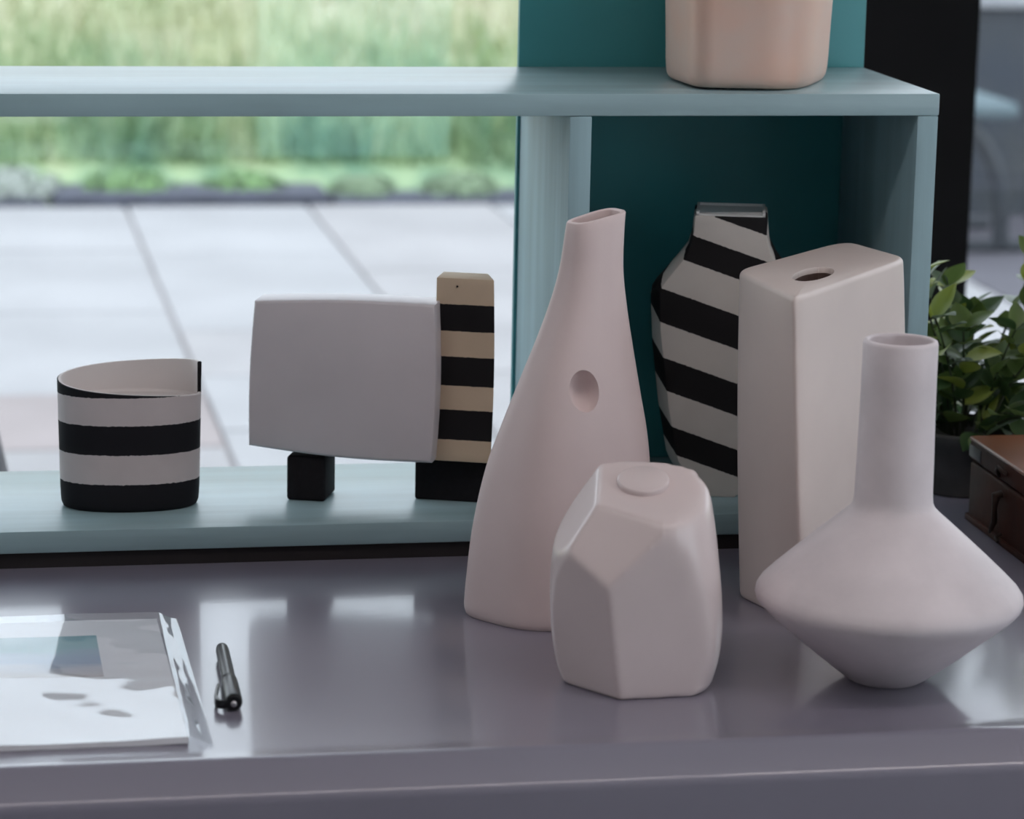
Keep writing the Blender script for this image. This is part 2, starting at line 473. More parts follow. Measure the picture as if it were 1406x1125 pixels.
# ------------------------------------------------------------------ tall bottle vase with a round dimple
def bottle_vase():
    O = on_z(637, 840, ZC)
    s_, t_ = frame(on_z(765, 845, ZC))
    O = O + s_*.0700
    s_, t_ = frame(O)
    t = empty('bottle_vase', O); tag(t, 'tall pale pink bottle vase with a pressed round dimple and slit mouth', 'vase')
    Lt = [(300, 778), (330, 774), (370, 767.5), (410, 756.5), (460, 738.5), (520, 714), (580, 690), (640, 668), (720, 649.5), (800, 639.5), (832, 637)]
    Rt = [(290, 860), (330, 857), (370, 856), (420, 861), (480, 870), (540, 880), (590, 888.5), (640, 893), (720, 894), (800, 890), (842, 886)]
    Ft = [(300, 801), (340, 803), (400, 798), (500, 775), (600, 757), (700, 749), (842, 745)]
    Bt = [(300, 832), (400, 825), (500, 810), (842, 780)]
    tF = [(300, .0170), (370, .0195), (440, .028), (520, .042), (620, .054), (720, .060), (842, .0605)]
    tB = [(300, -.022), (370, -.024), (440, -.031), (520, -.040), (620, -.050), (842, -.056)]
    def section(y, inset=0.0, zfix=None, scl=1.0, zadd=0):
        def sz(x, yy, tt=0):
            P = side(O, x, yy, tt)
            return (P-O).dot(s_), P.z-O.z
        l, z = sz(interp(Lt, y), y); r, z2 = sz(interp(Rt, y), y)
        zz = (z+z2)/2 if zfix is None else zfix
        f, _ = sz(interp(Ft, y), y, interp(tF, y)); b, _ = sz(interp(Bt, y), y, interp(tB, y))
        C = [(l, 0), (f, interp(tF, y)*1.06), (r, 0), (b, interp(tB, y)*1.05)]
        kk = .80 if y > 450 else .80
        o = round_poly([(c[0], c[1], 0) for c in C], kk, 18)
        lo = min(p.x for p in o); hi = max(p.x for p in o)
        out = []
        cx = (l+r)/2
        for p in o:
            s = l+(p.x-lo)/(hi-lo)*(r-l)
            out.append(Vector(((s-cx)*scl+cx, p.y*scl, zz+zadd)))
        if inset:
            n = len(out); res = []
            for i, p in enumerate(out):
                d = (out[(i+1) % n]-out[i-1]); d.z = 0
                nn = Vector((-d.y, d.x, 0)).normalized()
                c = Vector((cx, 0, p.z))-p
                if nn.dot(c) < 0: nn = -nn
                res.append(p+nn*inset)
            out = res
        return out
    rings = []
    b0 = section(840, 0, 0.0, .955); rings.append(b0)
    rings.append(section(840, 0, .0012, .978))
    rings.append(section(836, 0, .0045, .993))
    ys = [828-i*7 for i in range(75) if 828-i*7 > 312]
    zprev = .0045
    for y in ys:
        s = section(y)
        if s[0].z > zprev+.001: rings.append(s); zprev = s[0].z
    # slanted mouth
    def slant(r, amt):
        return [Vector((p.x, p.y, p.z+amt*((p.x-sl)/(sr-sl))-am/abs(am)*.0+(-.13*p.y*(amt/am)))) for p in r]
    topz = (side(O, 778, 303)-O).z; topr = (side(O, 860, 291)-O).z
    sl = (side(O, 778, 303)-O).dot(s_); sr = (side(O, 860, 291)-O).dot(s_)
    am = topr-topz
    nfix = 8
    for i in range(1, nfix+1):
        rings[-i] = slant(rings[-i], am*(nfix+1-i)/(nfix+1))
    rings.append(slant(section(302, 0, topz-.0012), am))
    rings.append(slant(section(302, .0006, topz-.0002), am))
    rings.append(slant(section(302, .0014, topz), am))
    rings.append(slant(section(302, .0032, topz), am))
    rings.append(slant(section(302, .0040, topz-.0006), am))
    rings.append(slant(section(302, .0044, topz-.003), am))
    rings.append(section(320, .0046, topz-.02))
    rings.append(section(345, .0046, topz-.045))
    bm = loft([[s_*p.x + t_*p.y + Vector((0, 0, p.z)) for p in r] for r in rings])
    bmesh.ops.recalc_face_normals(bm, faces=bm.faces)
    bv = BVHTree.FromBMesh(bm)
    d = ray(803, 537.5).normalized()
    hit = bv.ray_cast(CAM-O, d)
    body = obj('body', bm, M_pink, t, 40)
    if hit[0] is not None:
        p, nrm = hit[0], hit[1]
        if nrm.dot(d) > 0: nrm = -nrm
        b2 = bmesh.new()
        bmesh.ops.create_uvsphere(b2, u_segments=48, v_segments=32, radius=1)
        Zx = nrm
        X = Vector((0, 0, 1)).cross(Zx).normalized(); Y = Zx.cross(X)
        m = Matrix((X, Y, Zx)).transposed().to_4x4() @ Matrix.Rotation(R(8), 4, 'Z') @ Matrix.Diagonal((.0120, .0160, .0150, 1))
        m.translation = p+nrm*.0005
        bmesh.ops.transform(b2, matrix=m, verts=b2.verts)
        for f in b2.faces: f.smooth = True
        cut = obj('cutter', b2, M_pink, t)
        mo = body.modifiers.new('b', 'BOOLEAN'); mo.object = cut; mo.operation = 'DIFFERENCE'; mo.solver = 'EXACT'
        baked(body)
        bpy.data.objects.remove(cut)
        smooth(body.data, 35)
bottle_vase()

# ------------------------------------------------------------------ tall box vase with an oval hole
def box_vase():
    L0 = on_z(1010, 818, ZC); F0 = on_z(1104, 864, ZC)
    ztop = on_plane(1016, 372, L0, frame(L0)[1]).z
    Lt, Ft, Rt, Bt = [on_z(x, y, ztop) for x, y in ((1010, 370), (1092, 409), (1249, 354), (1160, 329))]
    def bot(p): p = p.copy(); p.z = ZC; return p
    R0 = F0+(bot(Rt)-bot(Ft))*.97; B0 = L0+(bot(Bt)-bot(Lt))*.88
    O = (L0+F0+R0+B0)/4; O.z = ZC
    t = empty('box_vase', O); tag(t, 'tall cream box-shaped vase with an oval hole in its top', 'vase')
    H = ztop-ZC
    top = [p-O for p in (Lt, Ft, Rt, Bt)]; base = [p-O for p in (L0, F0, R0, B0)]
    for p in top: p.z = 0
    for p in base: p.z = 0
    def quad(u):
        bl = 1+.028*math.sin(math.pi*min(1, u))          # soft belly
        return [(a.lerp(b, u))*bl for a, b in zip(base, top)]
    NB = 16
    def ring(u, z, k=0, ins=0.0, dome=0.0):
        k = [.22, .14, .3, .5]
        q = quad(u)
        c = sum(q, Vector())/4
        pts = []
        # bowed outline
        P = round_poly(q, k, NB)
        n = len(P)
        out = []
        for i, p in enumerate(P):
            d = P[(i+1) % n]-P[i-1]
            nn = Vector((-d.y, d.x, 0)).normalized()
            if nn.dot(c-p) < 0: nn = -nn
            out.append(p+nn*ins+Vector((0, 0, z)))
        return out
    def densify(r):
        # add points along the straight edges so that faces can bow
        n = len(r); out = []
        for i in range(n):
            out.append(r[i])
            if (i % NB) == NB-1:
                a, b = r[i], r[(i+1) % n]
                for j in range(1, 9): out.append(a.lerp(b, j/9))
        return out
    rings = [densify(ring(0, 0, .2, .002)), densify(ring(0, .0015, .2, .0005)), densify(ring(0.01, .004))]
    for i in range(1, 30):
        u = i/30*.955
        rings.append(densify(ring(u, H*u)))
    rad = .0045
    for a in range(0, 91, 15):
        rings.append(densify(ring(1, H-rad+rad*math.sin(R(a))-.0, .2, rad*(1-math.cos(R(a))))))
    # bow the outline outwards in the middle of each side
    outer = rings[-1]
    # oval outline of the hole, as polar radii about its centre
    ol = []
    ua, ub = Vector((.986, -.165)), Vector((.165, .986))
    for k in range(180):
        a = 2*math.pi*k/180
        q = Vector((1116.5, 376.5))+ua*(29.5*math.cos(a))+ub*(8.6*math.sin(a))
        ol.append(on_z(q.x, q.y, ztop+.0018)-O)
    hc = sum(ol, Vector())/180
    pol = sorted((math.atan2((p-hc).y, (p-hc).x), math.hypot((p-hc).x, (p-hc).y)) for p in ol)
    def rad_at(a):
        return min(pol, key=lambda q: abs((q[0]-a+math.pi) % (2*math.pi)-math.pi))[1]
    n = len(outer)
    base_a = []
    for p in outer:
        d = p-hc
        base_a.append(math.atan2(d.y, d.x))
    def hole(z, g=1.0):
        return [Vector((hc.x, hc.y, z))+Vector((math.cos(a), math.sin(a), 0))*(g*rad_at(a)) for a in base_a]
    dome = .0018
    h0 = hole(H+dome)
    for u in (.15, .32, .5, .68, .84, .95):
        zz = H+dome*(1-(1-u)**2)
        rings.append([Vector((a.x*(1-u)+b.x*u, a.y*(1-u)+b.y*u, zz)) for a, b in zip(outer, h0)])
    rings.append(hole(H+dome, 1.0)); rings.append(hole(H+dome-.0012, .97)); rings.append(hole(H+dome-.006, .96))
    rings.append(hole(H-.03, .96))
    bm = loft(rings)
    obj('body', bm, M_cream, t, 45)
    bm = loft([hole(H-.0025, .955), hole(H-.0028, .93), hole(H-.028, .92)], bottom=False)
    obj('inside', bm, M_inside, t)  # dark liner: the shade of the hollow is put into its colour
box_vase()

# ------------------------------------------------------------------ small faceted vase with a round lid
def faceted_vase():
    fr0 = on_z(872, 963, ZC)
    s_, t_ = frame(fr0)
    O = fr0 - t_*.046
    t = empty('faceted_vase', O); tag(t, 'small pink faceted vase with a flat round stopper', 'vase')
    C0 = side(O, 883, 664, 0.0)
    nrm = (Vector((0, 0, math.cos(R(17))))+t_*math.sin(R(17))).normalized()
    # smooth thrown body, then flats cut into it
    Lt = [(618, 812), (640, 795), (680, 779), (720, 766), (770, 757), (820, 755), (870, 757.5), (910, 764), (932, 772), (941, 782)]
    Rt = [(618, 962), (640, 971), (680, 977), (720, 983), (770, 988), (820, 992), (870, 992), (910, 985), (932, 976), (941, 968)]
    bm = bmesh.new()
    rings = []
    zl = None
    for i in range(44):
        y = 950-(950-618)*i/43
        A, B = side(O, interp(Lt, y), y), side(O, interp(Rt, y), y)
        c = (A+B)/2-O; hw = (B-A).length/2
        z = c.z; c.z = 0
        if z < .0045: continue
        hf = hw*1.06
        if y > 850: hf = hw*(1.06-.16*(y-850)/90)
        hk = hw*(.95 if y > 760 else .95-.33*(760-y)/142)
        rg = []
        for k in range(72):
            th = 2*math.pi*k/72
            cc, ss = math.cos(th), math.sin(th)
            rg.append(c+s_*(hw*math.copysign(abs(cc)**.92, cc))+t_*((hf if ss > 0 else hk)*math.copysign(abs(ss)**.92, ss))+Vector((0, 0, z)))
        rings.append(rg)
    lo = [Vector((p.x*.95, p.y*.95, 0)) for p in rings[0]]
    loft([lo]+rings, bm=bm)
    def cut(P, Q, R_):
        n = (Q-P).cross(R_-P).normalized()
        cen = Vector((0, 0, .07))
        if n.dot(cen-(P-O)) > 0: n = -n
        g = bm.verts[:]+bm.edges[:]+bm.faces[:]
        r = bmesh.ops.bisect_plane(bm, geom=g, plane_co=P-O, plane_no=n, clear_outer=True)
        ed = [e for e in r['geom_cut'] if isinstance(e, bmesh.types.BMEdge)]
        bmesh.ops.edgeloop_fill(bm, edges=ed)
    tp = lambda x, y: on_plane(x, y, C0, nrm)
    cut(tp(820, 692), tp(893, 712), tp(900, 626))
    Fp = side(O, 834, 808, .0610)
    cut(tp(820, 692), tp(894, 713), Fp)                                        # front upper flat
    Hp = on_z(850, 963, ZC)
    cut(Fp, Hp, side(O, 903, 745, .0555))                                       # front right flat
    cut(Fp, Hp, side(O, 759, 862, .014))                        # left lower flat
    cut(tp(824, 632), tp(820, 692), side(O, 770, 742, .012))                    # left upper flat
    zm = min(v.co.z for v in bm.verts)
    for v in bm.verts: v.co.z -= zm
    z0 = 0.0
    C0 = C0 - Vector((0, 0, zm))
    o = obj('body', bm, M_satin, t)
    m = o.modifiers.new('r', 'REMESH'); m.mode = 'VOXEL'; m.voxel_size = .0012
    m = o.modifiers.new('s', 'SMOOTH'); m.factor = .5; m.iterations = 36
    baked(o)
    z1 = min(v.co.z for v in o.data.vertices)
    for v in o.data.vertices: v.co.z = max(v.co.z-z1, 0)
    b3 = bmesh.new(); b3.from_mesh(o.data)
    for lim, it in ((.008, 25), (.016, 45), (.026, 45)):     # the right-hand flank runs round softly
        sel = [v for v in b3.verts if v.co.dot(s_) > lim and v.co.dot(t_) > -.02 and .006 < v.co.z]
        for _ in range(it): bmesh.ops.smooth_vert(b3, verts=sel, factor=.5, use_axis_x=True, use_axis_y=True, use_axis_z=True)
    b3.to_mesh(o.data); b3.free()
    smooth(o.data)
    if not o.data.materials: o.data.materials.append(M_satin)
    # stopper lying in the plane of the top facet
    bm = lathe([(.0005, -.003), (.0172, -.003), (.0180, -.0022), (.0182, .0030), (.0178, .0038), (.0170, .0042), (.0005, .0042)], 64)
    q = Vector((0, 0, 1)).rotation_difference(nrm)
    mtx = q.to_matrix().to_4x4(); mtx.translation = C0-O-Vector((0, 0, z0))
    bmesh.ops.transform(bm, matrix=mtx, verts=bm.verts)
    obj('stopper', bm, M_satin, t, 50)
faceted_vase()

# ------------------------------------------------------------------ striped flat-faced vase in the niche
def striped_vase():
    fr0 = on_z(995, 683, 0.0)
    s_, t_ = frame(fr0)
    O = fr0 - t_*.030
    O.z = 0
    tf = .030
    t = empty('striped_vase', O); tag(t, 'black and cream striped angular vase with sloping bands, in the teal niche', 'vase')
    cx = 995.0
    front = [(954, 298), (952.5, 322), (943, 352), (906, 398), (906.5, 455), (918, 560), (930, 632), (950, 662), (972, 683)]
    sil = [(954, 283), (951, 306), (948, 325), (934, 343), (896, 386), (893.5, 402), (896, 470), (904, 550), (915, 620), (930, 648), (954, 672), (974, 682)]
    def resample(ch, n=40):
        P = [Vector((a, b, 0)) for a, b in ch]
        L = [0]
        for a, b in zip(P, P[1:]): L.append(L[-1]+(b-a).length)
        out = []
        for i in range(n):
            d = L[-1]*i/(n-1)
            k = max(j for j in range(len(L)) if L[j] <= d+1e-9); k = min(k, len(P)-2)
            out.append(P[k].lerp(P[k+1], (d-L[k])/(L[k+1]-L[k])))
        return out
    def layer(ch, tt, shrink=0, dz=0):
        ch = resample(ch)
        left = []
        for p in ch:
            P = side(O, p.x, p.y, tt)-O
            left.append(Vector((P.dot(s_), tt, max(P.z+dz, 0))))
        c = (side(O, cx+2, 480, tt)-O).dot(s_)
        lean = .0
        right = [Vector((2*c-p.x, p.y, p.z)) for p in reversed(left)]
        return left+right
    z0s = layer(front, tf)
    m1 = layer(sil, tf-.022)
    m2 = layer(sil, tf-.046)
    b1 = layer(front, -tf-.008)
    for L_ in (z0s, m1, m2, b1):
        pass
    # common top height so that the mouth is level-ish
    zt = z0s[0].z
    rings = [z0s, m1, m2, b1]
    for r_ in rings:
        top = max(p.z for p in r_)
        for p in r_: p.z = p.z*(zt+.001)/top
        zb = min(p.z for p in r_)
        for p in r_: p.z -= zb*(1-p.z/zt)
    bm = loft([[Vector((p.x, p.y, p.z)) for p in r_] for r_ in rings])
    for v in bm.verts:
        v.co = s_*v.co.x+t_*v.co.y+Vector((0, 0, v.co.z))
    # stripe direction: along the face down to the right
    vec = Vector((0, 0, 1))+s_*.325+t_*.42
    def val(x, y):
        P = side(O, x, y, tf)-O
        return P.dot(vec)
    edges = []
    for a in ((1000, 652), (1000, 614), (1000, 568), (1000, 525), (1000, 477), (1000, 430), (1000, 381), (1000, 342), (1017, 311.5)):
        edges.append(val(*a))
    M_st = stripes('black_cream_sloping_bands', tuple(vec), edges, -.05, .32, (.60, .555, .515), (.010, .009, .010), ragged=.0004, first_dark=False)
    o = obj('body', bm, M_st, t)
    m = o.modifiers.new('b', 'BEVEL'); m.width = .0012; m.segments = 2; m.limit_method = 'ANGLE'; m.angle_limit = R(25)
    baked(o); smooth(o.data, 30)
    # shallow mouth: grey rim and floor
    a, b = z0s[0], z0s[-1]
    c0, c1 = b1[0], b1[-1]
    rim = pmat('bare_clay_rim', (.64, .64, .63), rough=.6, var=.06)
    def P3(s, tt, z): return s_*s+t_*tt+Vector((0, 0, z))
    zz = zt+.0011
    bm = bmesh.new()
    def bar(s0, s1, t0, t1, h):
        r0 = [P3(s0, t0, zz), P3(s1, t0, zz), P3(s1, t1, zz), P3(s0, t1, zz)]
        r1 = [p+Vector((0, 0, h)) for p in r0]
        loft([r0, r1], True, True, bm)
    s0, s1 = a.x+.0012, b.x-.0012
    t0, t1 = tf-.0015, -.028
    bar(s0, s1, t0, t1, .0012)
    bar(s0, s0+.0022, t0, t1, .0032); bar(s1-.0022, s1, t0, t1, .0032); bar(s0, s1, t1, t1+.0022, .0032)
    obj('mouth_rim', bm, rim, t)
striped_vase()

# ------------------------------------------------------------------ striped oval bowl with a stepped spiral rim
def bowl():
    a, b = .0580, .034
    fr0 = on_z(178, 703.5, 0.0)
    s_, t_ = frame(fr0)
    O = fr0 - t_*b*1.0
    O = O + s_*.0005 + t_*.0045
    O.z = 0
    rz = math.atan2(s_.y, s_.x) + R(3)
    t = empty('striped_bowl', O, rz); tag(t, 'oval black and white banded pot with a spiral stepped rim', 'pot')
    n = 120
    def h(u):  # u 0..1 from the right end round the front to the left and back
        return .0935+.0255*u+.0015*math.sin(math.pi*2*u)*-1
    wall = .0032
    bm = bmesh.new()
    def ring_pt(u, aa, bb, z):
        th = -2*math.pi*u
        e = .92
        c, s = math.cos(th), math.sin(th)
        return Vector((aa*math.copysign(abs(c)**e, c), bb*math.copysign(abs(s)**e, s), z))
    cols = []
    for i in range(n+1):
        u = i/n
        H = h(u)
        pr = []
        for (g, z) in ((.90, 0.0), (.945, .0012), (.97, .0045), (.978, .010)):
            pr.append(ring_pt(u, a*g, b*g, z))
        for k in range(1, 13):
            z = .010+(H-.0006-.010)*k/12
            pr.append(ring_pt(u, a*(.978+.034*z/.1), b*(.978+.034*z/.1), z))
        g = 1.012
        pr.append(ring_pt(u, a*g-.0008, b*g-.0008, H))
        pr.append(ring_pt(u, a*g-wall+.0006, b*g-wall+.0006, H))
        pr.append(ring_pt(u, a*g-wall, b*g-wall, H-.0008))
        zf = .0885
        pr.append(ring_pt(u, a*g-wall, b*g-wall, zf+.002))
        pr.append(ring_pt(u, a*g-wall-.002, b*g-wall-.002, zf))
        cols.append([bm.verts.new(p) for p in pr])
    m = len(cols[0])
    for i in range(n):
        for k in range(m-1):
            f = bm.faces.new((cols[i][k], cols[i+1][k], cols[i+1][k+1], cols[i][k+1]))
            f.material_index = 0 if k < m-5 else 1
    bm.faces.new([c[0] for c in cols[:-1]])
    f = bm.faces.new([c[-1] for c in cols[:-1]]); f.material_index = 1
    # weld the seam below the step, close the step face
    bmesh.ops.recalc_face_normals(bm, faces=bm.faces)
    c0, c1 = cols[0], cols[-1]
    f = bm.faces.new([c1[-5], c1[-4], c1[-3], c1[-2], c0[-2]][:5] if False else [c1[m-6], c1[m-5], c1[m-4], c1[m-3], c0[m-3], c0[m-4], c0[m-5], c0[m-6]])
    f.material_index = 2
    M_b = stripes('black_white_bands', (0, 0, 1), (.0235, .0480, .0725, .0955), -.001, .13, (.62, .555, .55), (.010, .010, .013), ragged=.0005)
    M_in = pmat('white_slip_inside', (.72, .66, .64), rough=.6, var=.04)
    obj('body', bm, [M_b, M_in, M_black], t, 40, recalc=False)
bowl()

# ------------------------------------------------------------------ slab sculpture on two black feet
def slab():
    O = on_z(446, 690, 0.0)
    ang = R(-20)
    ex = Vector((math.cos(ang), math.sin(ang), 0)); ey = Vector((-ex.y, ex.x, 0))
    t = empty('slab_sculpture', O, ang); tag(t, 'white slab vessel on black feet joined to a banded column', 'sculpture')
    def on_face(x, y, d=0.0):
        P = on_plane(x, y, O+ey*d, ey)-O
        return P.dot(ex), P.z
    fx0, _ = on_face(393, 686)
    ztl = on_face(395, 626)[1]
    obj('foot', newbox(fx0, 0, 0, .040, 0, ztl, .0028, 3), M_black, t, 40)
    d2 = (on_z(569, 685.5, 0)-O).dot(ey)
    dy = -.005
    dc = dy+.020
    rx0, _ = on_face(569, 686, d2)
    _, zcol = on_face(640, 634, dc)
    rx1 = on_face(674, 690, d2)[0]
    obj('foot', newbox(rx0, rx1, d2, d2+.036, 0, zcol, .002, 2), M_black, t, 40)
    # slab body, gently bowed outline, slightly proud of the feet
    C = [on_face(x, y, dy) for x, y in ((341, 612), (592.5, 636.5), (597.5, 419), (349, 413.5))]
    bows = (-.003, .0025, .0022, -.002)
    outline = []
    for i in range(4):
        a = Vector((*C[i], 0)); b = Vector((*C[(i+1) % 4], 0))
        d = b-a; nn = Vector((d.y, -d.x, 0)).normalized()
        for j in range(14):
            u = j/14
            outline.append(a.lerp(b, u)+nn*(abs(bows[i])*math.sin(math.pi*u)))
    th = .036
    def ringd(y, g):
        c = sum(outline, Vector())/len(outline)
        return [Vector((c.x+(p.x-c.x)*(1-g/.07), y, c.y+(p.y-c.y)*(1-g/.055))) for p in outline]
    rings = [ringd(dy, .0022), ringd(dy+.0006, .0009), ringd(dy+.0022, 0), ringd(dy+th-.002, 0), ringd(dy+th, .002)]
    bm = loft(rings)
    obj('slab', bm, pmat('white_slab_clay', (.66, .61, .63), rough=.32, var=.04, scale=14, bump=.06, bscale=400, speck=((.25, .2, .17), 46, .80)), t, 35)
    # column: front set back from the slab's face
    xl0, zt0 = on_face(599.5, 380.5, dc); xr0, zt1 = on_face(678.5, 383.5, dc)
    xl1, zb = on_face(594, 640, dc); xr1, _ = on_face(673.5, 640, dc)
    yb = dc+.030
    r = []
    nz = 24
    zt = (zt0+zt1)/2
    rings = []
    for i in range(nz+1):
        u = i/nz
        z = zcol-.0005+(zt-zcol)*u
        bow = .0016*math.sin(math.pi*u)
        xa = xl1+(xl0-xl1)*u; xb = xr1+(xr0-xr1)*u+bow
        rings.append([Vector((xa, dc, z)), Vector((xb, dc, z)), Vector((xb-.010, yb, z)), Vector((xa, yb, z))])
    bm = loft(rings)
    # band heights measured on the face
    ed = [on_face(640, y, dc)[1] for y in (605.5, 565.5, 531, 491, 457, 419.5)]
    M_c = stripes('black_tan_bands', (0, 0, 1), ed, -.01, .25, M_tan, (.010, .009, .010), first_dark=False, ragged=.0003)
    o = obj('column', bm, M_c, t)
    m = o.modifiers.new('b', 'BEVEL'); m.width = .0008; m.segments = 2; m.limit_method = 'ANGLE'; m.angle_limit = R(40)
    baked(o); smooth(o.data, 40)
    # pin hole near the column's head
    p = on_face(628, 393.5, dc)
    bm = bmesh.new(); bmesh.ops.create_uvsphere(bm, u_segments=10, v_segments=6, radius=.0009)
    bmesh.ops.transform(bm, matrix=Matrix.Translation((p[0], dc, p[1])), verts=bm.verts)
    obj('pin_hole', bm, M_black, t, 60)
slab()

# ------------------------------------------------------------------ planter on the top board
def planter():
    zb = HU
    L0, F0, R0 = on_z(897, 104, zb), on_z(955, 125, zb), on_z(1142, 107, zb)
    F1 = on_z(1100, 127, zb)
    Bk = L0+(R0-F0)*.85
    q = [L0, F0, F1, R0, R0+(L0-F0)*.45, Bk]
    O = (L0+R0)/2+Vector((0, .012, 0)); O.z = zb
    t = empty('clay_planter', O); tag(t, 'peach clay planter with rounded corners standing on the top shelf board', 'planter')
    P = [p-O for p in q]
    for p in P: p.z = 0
    base = round_poly(P, [.8, .35, .8, .8, .8, .8], 16)
    H = .21
    lean = [(0, 1.0), (.03, 1.012), (.07, 1.035), (.12, 1.07), (.21, 1.12)]
    rings = []
    for z, g in ((0, .94), (.0012, .962), (.004, .985), (.009, .998)):
        rings.append([Vector((p.x*g, p.y*g, z)) for p in base])
    for i in range(1, 24):
        z = .009+(H-.009)*i/23
        g = interp(lean, z)
        rings.append([Vector((p.x*g, p.y*g, z)) for p in base])
    for g, z in ((1.11, H+.0015), (1.07, H+.0015), (1.055, H-.001), (.95, .03)):
        rings.append([Vector((p.x*g, p.y*g, z)) for p in base])
    bm = loft(rings)
    # uneven foot: lifted a little along the front left
    for v in bm.verts:
        if v.co.z < .012:
            s = (v.co.x-P[1].x)/.09
            v.co.z += .0022*math.exp(-(s-.3)**2*3)*(1 if v.co.y < 0 else 0)
    obj('body', bm, M_planter, t, 50)
planter()

# ------------------------------------------------------------------ old case on the counter
def case():
    A = on_z(1328, 713, ZC)
    B = on_z(1406, 773, ZC)
    d = (A-B); d.z = 0; d.normalize()                  # along the side, away from the room
    rz = math.atan2(d.y, d.x)-R(90)
    t = empty('old_case', A, rz); tag(t, 'old brown wooden case with rusty metal latches beside the plant', 'case')
    Lc, Wc = .255, .20
    ht = on_plane(1329, 598, A, frame(A)[1]).z-ZC
    hs = on_plane(1329, 630, A, frame(A)[1]).z-ZC
    M_wood = pmat('worn_brown_side', (.085, .026, .016), rough=.6, var=.4, scale=9, bump=.25, bscale=60, c2=(.022, .013, .012), dist=.002, rvar=.06, spec=.06)
    M_lid = pmat('rust_brown_lid', (.26, .085, .032), rough=.36, var=.3, scale=14, bump=.15, bscale=50, c2=(.14, .045, .02), stretch=(1, .4, 1), dist=.002, rvar=.08)
    M_metal = pmat('worn_tin_plate', (.10, .09, .085), rough=.55, var=.3, scale=40, bump=.2, bscale=120, metal=.3, c2=(.05, .045, .045))
    M_rust = pmat('rusty_iron', (.035, .018, .013), rough=.6, var=.4, scale=120, bump=.3, bscale=300, metal=.5)
    obj('body', newbox(0, Wc, -Lc, 0, 0, hs-.0012, .003, 3), M_wood, t, 40)
    obj('bottom_rim', newbox(-.002, Wc+.002, -Lc-.002, .002, 0.0, .006, .001), M_wood, t, 40)
    obj('lid_band', newbox(-.0008, Wc+.0008, -Lc-.0008, .0008, hs+.0005, ht-.002, .0025, 3), M_wood, t, 40)
    obj('lid_top', newbox(-.0015, Wc+.0015, -Lc-.0015, .0015, ht-.004, ht, .0022, 3), M_lid, t, 40)
    # tin plates on the corner
    obj('corner_plate', newbox(-.0013, .001, -.030, .0010, hs+.003, ht-.007, .0005), M_metal, t, 40)
    # staple and hook
    y0 = -.088
    bm = bmesh.new()
    zs = hs+.011
    tube(bm, [(-.001, y0+.008, zs-.008), (-.0045, y0+.007, zs-.002), (-.0055, y0, zs+.003), (-.0045, y0-.007, zs), (-.001, y0-.010, zs-.002)], .0016, 8)
    obj('staple', bm, M_rust, t, 60)
    bm = bmesh.new()
    zh = hs-.010
    tube(bm, [(-.001, y0, zh), (-.006, y0, zh-.001), (-.0065, y0+.001, zh-.012), (-.005, y0+.004, zh-.025), (-.006, y0+.008, zh-.032), (-.0055, y0+.012, zh-.036)], [.0035, .0042, .0022, .0026, .0022, .0014], 8)
    obj('hook', bm, M_rust, t, 60)
    bm = bmesh.new()
    tube(bm, [(-.001, y0-.004, zh-.034), (-.006, y0-.005, zh-.036), (-.006, y0-.010, zh-.039)], .0016, 8)
    obj('hook_eye', bm, M_rust, t, 60)
case()

